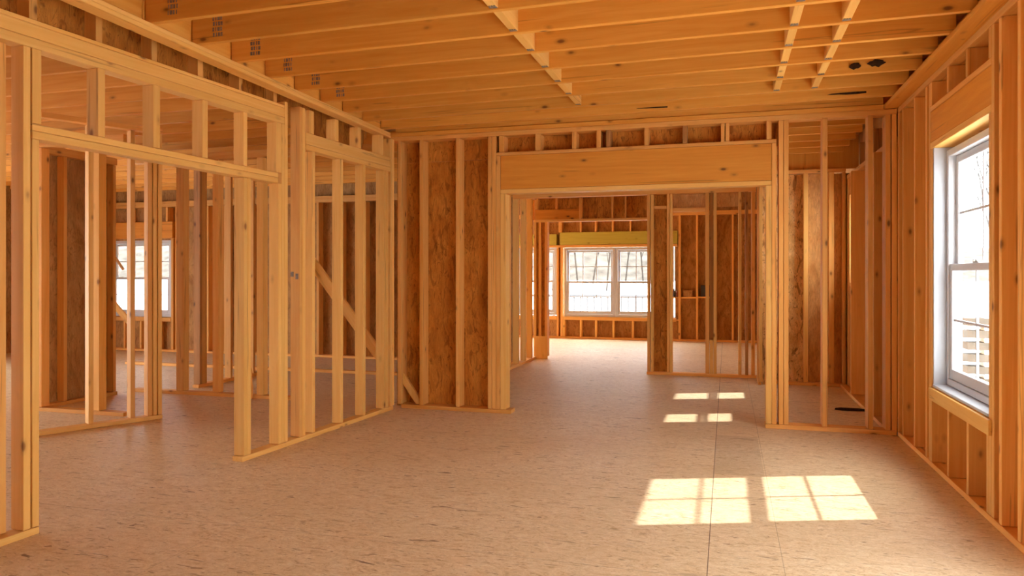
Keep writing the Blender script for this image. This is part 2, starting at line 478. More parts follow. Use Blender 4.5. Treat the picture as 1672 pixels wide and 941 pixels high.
lw(6.602, 6.640, 0.04, 2.678, 'wall_stud', 'full-height partition stud next to the room corner', 'stud')
lw(6.641, 6.679, 0.04, 2.678, 'wall_stud', 'partition stud closing the room corner', 'stud')

# the plate pair that carries the joists over this partition
TW = Frame(-3.075, 2.4, -3.235, 6.74)
LT = math.hypot(0.16, 4.34)
piece(TW, (0, LT), (0, 0.10), (2.706, 2.731), 'top_plate', 'lower board of the plate pair under the joist ends', 'plate', None, 'pine_light')
piece(TW, (0, LT), (0.004, 0.12), (2.732, 2.759), 'top_plate', 'upper board of the plate pair under the joist ends', 'plate', None, 'pine_light')
bm = bmesh.new(); add_box(bm, (-3.62, 1.6, 2.60), (-3.60, 6.85, 2.996)); o = struct('wall_left', bm, 'osb')
# rim blocks between the joist ends
for k in range(0, nj):
    yl = main_j[k][1]; y2 = main_j[k + 1][1] if k + 1 < len(main_j) else yl + 0.20
    piece(WORLD, (main_j[k][3] - 0.045, main_j[k][3] - 0.007), (yl - 0.01, y2 - 0.014), (2.762, 2.994), 'rim_block',
          f'{ORD[k]} rim block closing the joist ends over the partition, from the camera', 'blocking', 'rim blocks', 'joist')

# ------------------------------------------------------------------ back wall of the main room
D6 = 0.14
BY = 6.75
def bw(x0, x1, z0, z1, name, label, cat, group=None, mat='pine', y0=BY, y1=BY + D6):
    return piece(WORLD, (x0, x1), (y0, y1), (z0, z1), name, label, cat, group, mat)
bw(-3.13, -1.985, 0, 0.038, 'sole_plate', 'floor plate of the sheathed back wall', 'plate')
bw(0.320, 1.355, 0, 0.038, 'sole_plate', 'floor plate under the open studs of the back wall by the window side', 'plate')
bw(-3.24, 1.355, 2.673, 2.716, 'top_plate', 'lower top plate across the whole back wall', 'plate')
bw(-3.24, 1.255, 2.717, 2.758, 'top_plate', 'upper top plate across the whole back wall', 'plate', None, 'joist')
bw(-3.20, 1.255, 2.7605, 2.994, 'rim_joist', 'joist lying on top of the back wall plates', 'joist', None, 'joist', 6.765, 6.805)
bw(-3.168, -3.130, 0.04, 2.672, 'wall_stud', 'back wall stud tight in the corner with the partition', 'stud')
bw(-2.932, -2.893, 0.04, 2.672, 'wall_stud', 'first stud standing alone on the back wall sheathing', 'stud')
bw(-2.548, -2.508, 0.04, 2.672, 'wall_stud', 'second stud standing alone on the back wall sheathing', 'stud')
bw(-2.218, -2.178, 0.04, 2.672, 'wall_stud', 'outermost king stud beside the doorway on the sheathed side', 'stud')
bw(-2.176, -2.136, 0.04, 2.672, 'wall_stud', 'inner king stud beside the doorway on the sheathed side', 'stud')
bw(-2.134, -2.092, 0.04, 2.479, 'jack_stud', 'tall jack stud carrying the header cap on the sheathed side', 'stud')
bw(-2.090, -2.035, 0.04, 2.114, 'jack_stud', 'sunlit doorway jamb stud under the big header, sheathed side', 'stud', None, 'pine_light')
bw(0.325, 0.372, 0.04, 2.114, 'jack_stud', 'doorway jamb stud under the big header, window side', 'stud', None, 'pine_light')
bw(0.373, 0.413, 0.04, 2.479, 'jack_stud', 'tall jack stud carrying the header cap, window side', 'stud')
bw(0.430, 0.469, 0.04, 2.672, 'wall_stud', 'first king stud past the doorway, window side', 'stud')
bw(0.471, 0.511, 0.04, 2.672, 'wall_stud', 'second king stud past the doorway, window side', 'stud')
bw(0.780, 0.822, 0.04, 2.672, 'wall_stud', 'lone open stud between the doorway post and window wall', 'stud')
bw(1.135, 1.175, 0.04, 2.672, 'wall_stud', 'open stud of the back wall close to the window wall', 'stud')
bw(1.268, 1.308, 0.04, 2.672, 'wall_stud', 'first of two corner studs against the window wall', 'stud')
bw(1.315, 1.355, 0.04, 2.672, 'wall_stud', 'last corner stud touching the window wall', 'stud')
bw(-2.090, 0.372, 2.156, 2.479, 'header_beam', 'wide knotty header beam over the doorway in the back wall', 'beam', None, 'beam', BY + 0.006, BY + 0.12)
bw(-2.134, 0.413, 2.480, 2.512, 'header_plate', 'flat cap board lying on the big doorway header', 'plate')
bw(-2.090, 0.372, 2.115, 2.155, 'soffit_plate', 'flat board under the big header forming the doorway head', 'plate', None, 'pine_light')
for i, (a, b) in enumerate(((-2.105, -2.055), (-1.745, -1.690), (-1.392, -1.347), (-1.160, -1.120), (-1.070, -1.030), (-0.722, -0.680), (-0.382, -0.340), (-0.052, -0.018), (-0.012, 0.022), (0.330, 0.372))):
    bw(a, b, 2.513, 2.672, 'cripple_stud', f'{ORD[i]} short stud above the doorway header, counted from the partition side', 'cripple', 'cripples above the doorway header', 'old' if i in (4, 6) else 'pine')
bm = bmesh.new(); add_box(bm, (-3.24, BY + D6 + 0.001, 0.0), (-2.09, BY + D6 + 0.013, 2.47)); struct('wall_back', bm, 'osb')
bm = bmesh.new(); add_box(bm, (-3.24, BY + D6 + 0.001, 2.474), (0.43, BY + D6 + 0.013, 2.996)); struct('wall_back_upper', bm, 'osb')
bm = bmesh.new(); add_box(bm, (0.43, BY + D6 - 0.03, 2.762), (1.5, BY + D6, 2.996)); struct('trim_1', bm, 'joist')

# diagonal braces at the corner
def brace(p, q, w, t, label, name='diagonal_brace', mat='pine_light', up=Vector((0, 1, 0))):
    p, q = Vector(p), Vector(q)
    d = (q - p).normalized()
    n = up.normalized()
    s = n.cross(d).normalized()
    n = d.cross(s)
    L = (q - p).length
    bm = bmesh.new()
    add_box(bm, (-w / 2, -t / 2, 0), (w / 2, t / 2, L), 0.002)
    mw = Matrix(((s.x, n.x, d.x, p.x), (s.y, n.y, d.y, p.y), (s.z, n.z, d.z, p.z), (0, 0, 0, 1)))
    return tagit(link(name, bm, mat, None, mw), label, 'brace')
brace((-4.30, 6.97, 1.50), (-3.42, 6.97, 0.42), 0.11, 0.036, 'pale diagonal brace seen through the second partition bay')
bm = bmesh.new()
prof = [(-3.127, 0.235), (-2.985, 0.042), (-2.937, 0.042), (-2.937, 0.085), (-3.127, 0.345)]
f = [bm.verts.new((x, 6.785, z)) for x, z in prof]; g = [bm.verts.new((x, 6.822, z)) for x, z in prof]
bm.faces.new(f); bm.faces.new(g[::-1])
for i in range(len(prof)):
    bm.faces.new((f[i], f[(i + 1) % len(prof)], g[(i + 1) % len(prof)], g[i]))
tagit(link('diagonal_brace', bm, 'pine_light'), 'short diagonal brace foot in the first sheathed bay of the back wall', 'brace')
# scrap of white wrap behind the brace foot
# ------------------------------------------------------------------ window wall
RX = 1.36
RW = Frame(RX, 0, RX, 1, flip=True)     # u = y, v = outward
def rw(y0, y1, z0, z1, name, label, cat, group=None, mat='pine', v0=0.0, v1=D6):
    return piece(RW, (y0, y1), (v0, v1), (z0, z1), name, label, cat, group, mat)
rw(2.2, 6.745, 0, 0.038, 'sole_plate', 'long floor plate of the window wall in the main room', 'plate')
rw(-1.5, 6.745, 2.675, 2.721, 'top_plate', 'top plate of the window wall above the studs', 'plate')
rw(-1.5, 6.90, 2.722, 2.759, 'ledger_board', 'wide flat ledger under the joist ends on the window wall', 'ledger', None, 'joist', -0.10, D6)
rw(-1.5, 6.90, 2.76, 2.994, 'rim_joist', 'rim board behind the joist ends on the window wall', 'joist', None, 'joist', 0.10, 0.138)
rw(6.705, 6.743, 0.04, 2.674, 'wall_stud', 'window wall stud squeezed into the back corner', 'stud')
rw(6.548, 6.586, 0.04, 2.674, 'wall_stud', 'first window wall stud out from the back corner', 'stud')
rw(6.165, 6.203, 0.04, 2.674, 'wall_stud', 'second window wall stud out from the back corner', 'stud')
rw(5.826, 5.864, 0.04, 2.674, 'wall_stud', 'third window wall stud, dark face toward the camera beyond the window', 'stud')
rw(5.735, 5.773, 0.04, 2.674, 'wall_stud', 'king stud on the far side of the big window', 'stud')
rw(5.695, 5.733, 0.04, 2.21, 'jack_stud', 'jack stud on the far side of the big window', 'stud')
rw(4.505, 4.543, 0.04, 2.21, 'jack_stud', 'jack stud on the near side of the big window', 'stud')
rw(4.462, 4.500, 0.04, 2.674, 'wall_stud', 'king stud on the near side of the big window', 'stud')
rw(4.350, 4.388, 0.04, 2.674, 'wall_stud', 'window wall stud just nearer than the window king stud', 'stud')
rw(4.095, 4.133, 0.04, 2.674, 'wall_stud', 'window wall stud closest to the camera, cut off by the picture edge', 'stud')
rw(4.505, 5.733, 2.255, 2.468, 'header_beam', 'short knotty header beam over the big window', 'beam', None, 'beam', 0.004, 0.12)
rw(4.505, 5.733, 2.469, 2.505, 'header_plate', 'cap board on the big window header', 'plate')
rw(4.505, 5.733, 2.211, 2.254, 'soffit_plate', 'flat board under the window header lit by the glass', 'plate', None, 'pine_light')
for i, (a, b) in enumerate(((5.695, 5.733), (5.295, 5.333), (4.905, 4.945), (4.506, 4.546))):
    rw(a, b, 2.506, 2.674, 'cripple_stud', f'{ORD[i]} short stud above the window header, from the back corner', 'cripple', 'cripples above the window header')
rw(4.545, 5.694, 0.525, 0.563, 'sill_plate', 'upper rough sill board under the big window', 'sill board', None, 'pine_light', 0.0, 0.075)
rw(4.485, 5.694, 0.475, 0.560, 'apron_board', 'pale board nailed across the studs under the window sill', 'sill board', None, 'pine_light', -0.020, -0.0015)
rw(4.545, 5.694, 0.470, 0.524, 'sill_plate', 'lower rough sill board below the window sill', 'sill board', None, 'pine_light', 0.0, D6)
for i, (a, b) in enumerate(((5.290, 5.326), (4.890, 4.928), (4.546, 4.582))):
    rw(a, b, 0.04, 0.468, 'cripple_stud', f'{ORD[i]} short stud under the window sill, from the back corner', 'cripple', 'cripples below the window')

# ------------------------------------------------------------------ windows
def sash(parent, name, fr, u0, u1, z0, z1, v0, v1, rail, cols, rows, bot=None):
    bot = bot or rail
    e = bpy.data.objects.new(name, None); C.objects.link(e); e.parent = parent
    bm = bmesh.new()
    add_box(bm, (u0, v0, z0), (u0 + rail, v1, z1), 0.004)
    add_box(bm, (u1 - rail, v0, z0), (u1, v1, z1), 0.004)
    add_box(bm, (u0 + rail, v0, z0), (u1 - rail, v1, z0 + bot), 0.004)
    add_box(bm, (u0 + rail, v0, z1 - rail), (u1 - rail, v1, z1), 0.004)
    link('sash_frame', bm, 'vinyl', e).matrix_parent_inverse.identity()
    a0, a1, b0, b1 = u0 + rail, u1 - rail, z0 + bot, z1 - rail
    vm = (v0 + v1) / 2
    bm = bmesh.new()
    for i in range(1, cols):
        x = a0 + (a1 - a0) * i / cols
        add_box(bm, (x - 0.010, vm - 0.006, b0), (x + 0.008, vm + 0.006, b1))
    for j in range(1, rows):
        z = b0 + (b1 - b0) * j / rows
        add_box(bm, (a0, vm - 0.0055, z - 0.008), (a1, vm + 0.0055, z + 0.008))
    if cols > 1 or rows > 1:
        link('muntin_grid', bm, 'vinyl', e)
    bm = bmesh.new()
    add_box(bm, (a0 - 0.004, vm - 0.002, b0 - 0.004), (a1 + 0.004, vm + 0.002, b1 + 0.004))
    link('glass_pane', bm, 'glass', e)
    return e

def window(n, fr, u0, u1, z0, z1, v0, cols=2, rows=2, fw=0.045, depth=0.085, rail=0.048):
    e = bpy.data.objects.new(f'window_{n}', None); C.objects.link(e)
    e['kind'] = 'structure'
    e.matrix_world = fr.M
    bm = bmesh.new()
    add_box(bm, (u0, v0, z0), (u0 + fw, v0 + depth, z1), 0.003)
    add_box(bm, (u1 - fw, v0, z0), (u1, v0 + depth, z1), 0.003)
    add_box(bm, (u0 + fw, v0, z0), (u1 - fw, v0 + depth, z0 + fw), 0.003)
    add_box(bm, (u0 + fw, v0, z1 - fw), (u1 - fw, v0 + depth, z1), 0.003)
    link('window_frame', bm, 'vinyl', e)
    zm = (z0 + z1) / 2
    g = 0.002
    sash(e, 'upper_sash', fr, u0 + fw + g, u1 - fw - g, zm - 0.02, z1 - fw - g, v0 + 0.045, v0 + 0.08, rail, cols, rows)
    sash(e, 'lower_sash', fr, u0 + fw + g, u1 - fw - g, z0 + fw + g, zm + 0.025, v0 + 0.008, v0 + 0.043, rail, cols, rows, rail + 0.02)
    return e

for n_, a_, b_, z_ in ((8, 0.215, 1.785, 1.44), (9, 2.215, 3.485, 1.59)):  # glazing of unseen openings added near the camera to let fill daylight in
    window(n_, RW, a_, b_, 0.06, z_, 0.085, 1, 1, 0.03, 0.07, 0.03)
w1 = window(1, RW, 4.562, 5.672, 0.585, 2.185, 0.085)
# white liners of the opening, the stool and the sash lock
bm = bmesh.new(); add_box(bm, (5.675, 0.008, 0.564), (5.693, 0.15, 2.21), 0.002); link('jamb_liner', bm, 'liner', w1)
bm = bmesh.new(); add_box(bm, (4.544, 0.008, 0.564), (4.561, 0.15, 2.21), 0.002); link('jamb_liner', bm, 'liner', w1)
bm = bmesh.new(); add_box(bm, (4.562, 0.0, 0.564), (5.674, 0.15, 0.582), 0.003); link('window_sill', bm, 'liner', w1)
bm = bmesh.new()
add_box(bm, (5.05, 0.095, 1.411), (5.15, 0.125, 1.420), 0.002)
add_box(bm, (5.085, 0.098, 1.420), (5.115, 0.122, 1.434), 0.003)
add_box(bm, (5.10, 0.085, 1.424), (5.108, 0.105, 1.431), 0.001)
link('sash_lock', bm, 'vinyl', w1)['label'] = 'sash lock on the meeting rail'

# ------------------------------------------------------------------ room beyond, window side (narrow side room)
SY = 9.47
for i, (a, b) in enumerate(((7.39, 7.43), (7.965, 8.105), (8.67, 8.71), (9.25, 9.405))):
    rw(a, b, 0.04, 2.46, 'wall_stud', f'{ORD[i]} stud of the side room outer wall past the open studs, going away', 'stud', 'side room outer wall studs', 'pine', -0.07 if i in (0, 2) else 0.0)
rw(6.91, 9.45, 0, 0.038, 'sole_plate', 'floor plate of the side room outer wall', 'plate', None, 'pine', -0.07)
rw(6.91, 9.45, 2.462, 2.51, 'top_plate', 'top plate of the side room outer wall seen through open studs', 'plate')
for i, y in enumerate((7.0, 7.8, 8.55)):
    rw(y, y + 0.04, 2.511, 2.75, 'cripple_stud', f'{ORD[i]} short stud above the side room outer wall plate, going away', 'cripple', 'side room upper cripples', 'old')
window(2, RW, 7.45, 7.95, 1.40, 2.25, 0.112, 1, 1, 0.02, 0.085, 0.024)
window(3, RW, 8.73, 9.24, 1.25, 2.25, 0.112, 1, 1, 0.02, 0.085, 0.024)
for (a, b, nm, ztop, zs) in ((7.435, 7.96, 'first', 2.251, 1.395), (8.715, 9.245, 'second', 2.251, 1.245)):
    rw(a, b, zs - 0.045, zs, 'sill_plate', f'rough sill under the {nm} side room window', 'sill board')
    rw(a, b, ztop + 0.004, 2.46, 'header_beam', f'header over the {nm} side room window', 'beam', None, 'beam')
def sw(x0, x1, z0, z1, name, label, cat, group=None, mat='pine', y0=SY, y1=SY + D4):
    return piece(WORLD, (x0, x1), (y0, y1), (z0, z1), name, label, cat, group, mat)
sw(0.46, 1.355, 0, 0.038, 'sole_plate', 'floor plate at the end wall of the side room', 'plate')
sw(0.46, 1.355, 2.56, 2.60, 'top_plate', 'top plate at the end wall of the side room', 'plate')
sw(0.885, 0.935, 0.04, 2.558, 'wall_stud', 'stud with printed marks at the side room end wall', 'stud', None, 'pine_light')
sw(1.165, 1.225, 0.04, 2.558, 'wall_stud', 'wide pale stud at the side room end wall', 'stud')
sw(1.315, 1.353, 0.04, 2.558, 'wall_stud', 'corner stud at the side room end wall', 'stud')
bm = bmesh.new(); add_box(bm, (0.46, SY + D4 + 0.001, 0), (0.91, SY + D4 + 0.013, 2.55)); struct('wall_side_room', bm, 'osb_stained')
bm = bmesh.new(); add_box(bm, (0.915, SY + D4 + 0.001, 0), (1.5, SY + D4 + 0.013, 2.55)); struct('wall_side_room_pale', bm, 'osb_pale')
bm = bmesh.new(); add_box(bm, (0.46, SY + D4 - 0.03, 2.602), (1.5, SY + D4 + 0.008, 2.996)); struct('trim_2', bm, 'joist')
for k in range(6):
    y = 7.17 + 0.41 * k
    joist(y, y, -2.88, 1.295, f'{ORD[k]} ceiling joist of the room beyond the doorway, going away', 'ceiling joists beyond the doorway', 2.76)
# dark offcut on the side room floor
bm = bmesh.new()
pts = [(0, 0), (0.05, -0.025), (0.16, -0.03), (0.27, -0.018), (0.30, 0.0), (0.22, 0.012), (0.15, 0.022), (0.05, 0.016)]
f = [bm.verts.new((x, y, 0.0)) for x, y in pts]; g = [bm.verts.new((x * 0.96 + 0.005, y * 0.85, 0.018 + 0.006 * (i % 2))) for i, (x, y) in enumerate(pts)]
bm.faces.new(f[::-1]); bm.faces.new(g)
for i in range(len(pts)):
    bm.faces.new((f[i], f[(i + 1) % len(pts)], g[(i + 1) % len(pts)], g[i]))
tagit(link('bark_offcut', bm, 'bark', None, Matrix.Translation((1.02, 7.86, 0.001))), 'dark bark offcut lying on the side room floor', 'offcut')

# ------------------------------------------------------------------ room beyond the doorway
MY = 9.93
def mw_(x0, x1, z0, z1, name, label, cat, group=None, mat='pine', y0=MY, y1=MY + D4):
    return piece(WORLD, (x0, x1), (y0, y1), (z0, z1), name, label, cat, group, mat)
mw_(-2.89, 0.36, 2.405, 2.470, 'cross_beam', 'lower board of the beam crossing the room beyond the doorway', 'beam')
mw_(-2.89, 0.36, 2.471, 2.60, 'cross_beam', 'upper board of the beam crossing the room beyond the doorway', 'beam', None, 'pine_light')
mw_(-1.03, 0.36, 0, 0.038, 'sole_plate', 'floor plate of the open stud wall beyond the doorway', 'plate')
mw_(-1.022, -0.984, 0.04, 2.404, 'wall_stud', 'first stud of the post at the inner opening beyond the doorway', 'stud')
mw_(-0.976, -0.938, 0.04, 2.404, 'wall_stud', 'second stud of the post at the inner opening beyond the doorway', 'stud', None, 'pine_light')
mw_(-0.936, -0.766, 2.21, 2.25, 'blocking', 'flat block across the narrow sheathed bay beyond the doorway', 'blocking')
mw_(-0.764, -0.726, 0.04, 2.404, 'wall_stud', 'stud past the narrow sheathed bay beyond the doorway', 'stud')
mw_(-0.724, -0.690, 0.04, 2.404, 'wall_stud', 'pale doubled stud at the small inner door opening', 'stud', None, 'pine_light')
mw_(-0.689, -0.272, 2.165, 2.215, 'door_header', 'flat header over the small inner door opening', 'beam')
mw_(-0.270, -0.222, 0.04, 2.404, 'wall_stud', 'stud on the closing side of the small inner door opening', 'stud')
mw_(-0.168, -0.128, 0.04, 2.404, 'wall_stud', 'lone pale stud in the middle of the wall beyond the doorway', 'stud', None, 'pine_light')
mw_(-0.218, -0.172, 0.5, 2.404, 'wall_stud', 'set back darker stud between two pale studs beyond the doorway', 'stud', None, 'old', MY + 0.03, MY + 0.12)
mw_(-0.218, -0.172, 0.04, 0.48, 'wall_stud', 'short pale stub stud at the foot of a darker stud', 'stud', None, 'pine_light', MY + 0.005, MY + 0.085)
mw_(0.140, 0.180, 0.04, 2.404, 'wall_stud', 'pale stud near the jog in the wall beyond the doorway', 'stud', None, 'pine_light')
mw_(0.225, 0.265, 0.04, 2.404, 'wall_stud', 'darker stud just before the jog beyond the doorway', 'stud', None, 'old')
mw_(0.300, 0.345, 0.04, 2.404, 'wall_stud', 'corner stud at the jog beyond the doorway', 'stud')
piece(WORLD, (0.362, 0.40), (9.36, 10.018), (0, 0.038), 'sole_plate', 'short floor plate of the jog beside the doorway', 'plate')
piece(WORLD, (0.372, 0.412), (9.36, 9.449), (0.04, 2.60), 'wall_stud', 'bright end stud of the jog wall beyond the doorway', 'stud', None, 'pine_light')
piece(WORLD, (0.362, 0.40), (9.66, 9.75), (0.04, 2.60), 'wall_stud', 'second stud of the jog wall beyond the doorway', 'stud')
bm = bmesh.new(); add_box(bm, (0.413, 9.44, 0), (0.457, 9.455, 2.60)); struct('trim_3', bm, 'osb_stained')
bm = bmesh.new(); add_box(bm, (-0.98, MY + D4 + 0.002, 0), (-0.73, MY + D4 + 0.014, 2.40)); struct('wall_inner_bay', bm, 'osb')
bm = bmesh.new(); add_box(bm, (-0.73, MY + D4 + 0.002, 2.225), (0.20, MY + D4 + 0.014, 2.40)); struct('wall_inner_upper', bm, 'osb_pale')

# left partition of that room
PX = -2.90
piece(WORLD, (PX - D4, PX), (6.905, 11.29), (0, 0.038), 'sole_plate', 'floor plate along the side of the room beyond the doorway', 'plate', None, 'pine_light')
piece(WORLD, (PX - D4, PX), (6.905, 11.29), (2.52, 2.60), 'top_plate', 'top plate along the side of the room beyond the doorway', 'plate')
for i, y in enumerate((9.42, 9.84, 10.25, 10.66, 11.02)):
    piece(WORLD, (PX - D4, PX), (y, y + 0.042), (0.04, 2.518), 'wall_stud', f'{ORD[i]} stud along the side wall of the room beyond, going away', 'stud', 'side studs of the room beyond', 'pine_light' if i > 1 else 'pine')
# far opening with its header
OY = 11.30
def ow(x0, x1, z0, z1, name, label, cat, group=None, mat='pine', y0=OY, y1=OY + D4):
    return piece(WORLD, (x0, x1), (y0, y1), (z0, z1), name, label, cat, group, mat)
ow(-2.99, -0.80, 2.545, 2.60, 'top_plate', 'top plate above the inner opening toward the triple window', 'plate')
ow(-2.945, -0.80, 2.165, 2.205, 'soffit_plate', 'flat board forming the head of the inner opening', 'plate', None, 'pine_light')
ow(-2.93, -2.22, 2.206, 2.365, 'header_beam', 'short header board at the shadow end of the inner opening', 'beam', None, 'beam', OY + 0.03, OY + 0.08)
for i, (a, b, z0) in enumerate(((-2.93, -2.87, 2.366), (-2.595, -2.56, 2.366), (-2.215, -2.165, 2.206), (-1.71, -1.68, 2.206), (-1.505, -1.48, 2.206), (-1.17, -1.12, 2.206))):
    ow(a, b, z0, 2.544, 'cripple_stud', f'{ORD[i]} short stud over the inner opening, from the side wall', 'cripple', 'cripples over the inner opening')
for i, (a, b) in enumerate(((-2.945, -2.905), (-2.865, -2.825), (-2.765, -2.722))):
    ow(a, b, 0.04, 2.164, 'wall_stud', f'{ORD[i]} stud of the inner opening jamb, from the side wall', 'stud', 'inner opening jamb studs', 'pine' if i else 'pine_light', OY, OY + D6)
bm = bmesh.new(); add_box(bm, (-2.904, OY + 0.05, 0.04), (-2.766, OY + 0.13, 2.16)); struct('trim_4', bm, 'osb')
ow(-2.93, -2.715, 0.0, 0.36, 'plywood_scrap', 'pale plywood board leaning at the foot of the inner jamb', 'board', None, 'pine_light', OY - 0.020, OY - 0.004)
bm = bmesh.new(); add_box(bm, (-2.99, OY + D4 + 0.002, 2.206), (-0.80, OY + D4 + 0.014, 2.996)); struct('wall_inner_header', bm, 'osb')

# ------------------------------------------------------------------ far wall with the triple window
FY = 15.05
def fw(x0, x1, z0, z1, name, label, cat, group=None, mat='pine', y0=FY, y1=FY + D6):
    return piece(WORLD, (x0, x1), (y0, y1), (z0, z1), name, label, cat, group, mat)
holes = [(-4.30, -3.43, 0.47, 1.90), (-3.29, -1.01, 0.47, 1.90)]
holed('wall_far', FY + D6 + 0.002, FY + D6 + 0.015, -5.2, 1.5, 0, 3.0, holes, 'osb_brown', 'y')
F1 = Frame(0, FY, 1, FY)
window(4, F1, -4.28, -3.44, 0.48, 1.89, 0.05, 2, 2, 0.05, 0.09, 0.045)
window(5, F1, -3.27, -2.205, 0.46, 1.89, 0.05, 3, 2, 0.05, 0.09, 0.045)
window(6, F1, -2.20, -1.03, 0.46, 1.89, 0.05, 3, 2, 0.05, 0.09, 0.045)
fw(-5.1, 1.36, 0, 0.038, 'sole_plate', 'floor plate under the far triple window', 'plate')
fw(-3.36, -0.95, 1.955, 2.215, 'header_beam', 'yellow-green treated header over the far wide window', 'beam', None, 'green')
fw(-4.35, -3.43, 1.955, 2.18, 'header_beam', 'olive header over the narrow far window', 'beam', None, 'green')
fw(-5.1, 1.36, 2.52, 2.60, 'top_plate', 'top plate of the far window wall', 'plate')
fw(-5.1, -0.95, 1.90, 1.950, 'soffit_plate', 'flat board over the far windows', 'plate')
for i, (a, b) in enumerate(((-3.77, -3.73), (-3.385, -3.315), (-2.935, -2.895), (-2.62, -2.58), (-2.27, -2.23), (-1.905, -1.875), (-1.50, -1.46))):
    fw(a, b, 2.216, 2.518, 'cripple_stud', f'{ORD[i]} short stud over the far window header, from the narrow window', 'cripple', 'cripples over the far header')
fw(-3.425, -3.385, 0.04, 1.899, 'wall_stud', 'post stud beside the narrow far window', 'stud')
fw(-3.345, -3.295, 0.04, 1.899, 'wall_stud', 'post stud beside the wide far window', 'stud')
fw(-3.29, -0.98, 0.385, 0.455, 'sill_plate', 'rough sill under the wide far window', 'sill board')
fw(-4.30, -3.43, 0.385, 0.455, 'sill_plate', 'rough sill under the narrow far window', 'sill board')
for i, (a, b) in enumerate(((-3.29, -3.25), (-2.935, -2.895), (-2.615, -2.575), (-2.255, -2.215), (-1.86, -1.82), (-1.46, -1.42))):
    fw(a, b, 0.04, 0.384, 'cripple_stud', f'{ORD[i]} short stud under the far wide window, from the narrow window', 'cripple', 'cripples under the far window', 'pine_light')
for i, (a, b) in enumerate(((-0.93, -0.885), (-0.59, -0.55), (-0.235, -0.19), (0.09, 0.13), (0.48, 0.52))):
    fw(a, b, 0.04, 2.518, 'wall_stud', f'{ORD[i]} stud of the far dark wall past the triple window', 'stud', 'far dark wall studs')
# shelves and odds and ends between those studs
fw(-0.883, -0.592, 0.855, 0.885, 'shelf_board', 'upper shelf board between the far wall studs', 'shelf', None, 'pine_light')
fw(-0.548, -0.237, 0.865, 0.895, 'shelf_board', 'second shelf board between the far wall studs', 'shelf', None, 'pine')
fw(-0.978, -0.932, 0.40, 0.43, 'shelf_board', 'low shelf board beside the triple window', 'shelf', None, 'pine')
fw(-1.06, -0.932, 0.86, 0.885, 'shelf_board', 'small shelf board beside the triple window', 'shelf', None, 'pine')
def jug(x, y, z, r, h, label, mat):
    bm = bmesh.new()
    prof = [(0, 0), (r, 0), (r, h * 0.62), (r * 0.8, h * 0.74), (r * 0.38, h * 0.82), (r * 0.38, h), (0, h)]
    n = 16
    rings = []
    for pr, pz in prof:
        rings.append([bm.verts.new((pr * math.cos(2 * PI * i / n), pr * math.sin(2 * PI * i / n), pz)) for i in range(n)] if pr > 0 else [bm.verts.new((0, 0, pz))])
    for A, B in zip(rings, rings[1:]):
        for i in range(n):
            if len(A) == 1: bm.faces.new((A[0], B[i], B[(i + 1) % n]))
            elif len(B) == 1: bm.faces.new((A[i], A[(i + 1) % n], B[0]))
            else: bm.faces.new((A[i], A[(i + 1) % n], B[(i + 1) % n], B[i]))
    tagit(link('bottle', bm, mat, None, Matrix.Translation((x, y, z))), label, 'bottle')
jug(-1.02, FY + 0.06, 0.886, 0.028, 0.16, 'dark bottle standing on the small shelf', 'darkbox')
jug(-0.965, FY + 0.06, 0.886, 0.024, 0.13, 'reddish bottle standing on the small shelf', 'rust')
def carton(x0, x1, z0, z1, label, mat):
    bm = bmesh.new(); add_box(bm, (x0, FY + 0.02, z0), (x1, FY + 0.12, z1 - 0.02), 0.004)
    add_box(bm, (x0 - 0.004, FY + 0.016, z1 - 0.03), (x1 + 0.004, FY + 0.124, z1), 0.003)
    tagit(link('storage_box', bm, mat), label, 'box')
carton(-0.84, -0.66, 0.886, 1.02, 'brown carton on the upper shelf board', 'osb_brown')
carton(-0.50, -0.32, 0.896, 1.12, 'dark box on the second shelf board', 'darkbox')

# ------------------------------------------------------------------ rooms behind the left partition
# partition that ends at the wide opening (runs at a slant)
PA = Frame(-5.50, 4.66, -5.03, 5.64)
LA = math.hypot(0.47, 0.98)
piece(PA, (0.0, LA), (0, D4), (0, 0.038), 'sole_plate', 'slanting floor plate of the open studs behind the wide opening', 'plate', None, 'pine_light')
def pa(u0, u1, z1, label, mat='pine_light', z0=0.04, name='wall_stud'):
    piece(PA, (u0, u1), (0, D4), (z0, z1), name, label, 'stud', None, mat)
pa(0.02, 0.06, 0.16, 'short charred stub standing on the slanting floor plate', 'old', 0.04, 'stub_stud')
pa(0.46, 0.50, 2.64, 'pale slim stud on the slanting plate behind the wide opening')
pa(0.805, 0.845, 2.64, 'stained stud with a dark foot on the slanting plate', 'pine')
pa(0.955, 0.995, 2.64, 'first stud of the dark end post on the slanting plate', 'pine')
pa(1.000, 1.038, 2.64, 'second stud of the end post on the slanting plate')
pa(1.045, 1.083, 2.64, 'outer stud of the end post on the slanting plate')
piece(PA, (0, LA), (0, D4), (2.645, 2.69), 'top_plate', 'top plate over the slanting open stud row', 'plate')

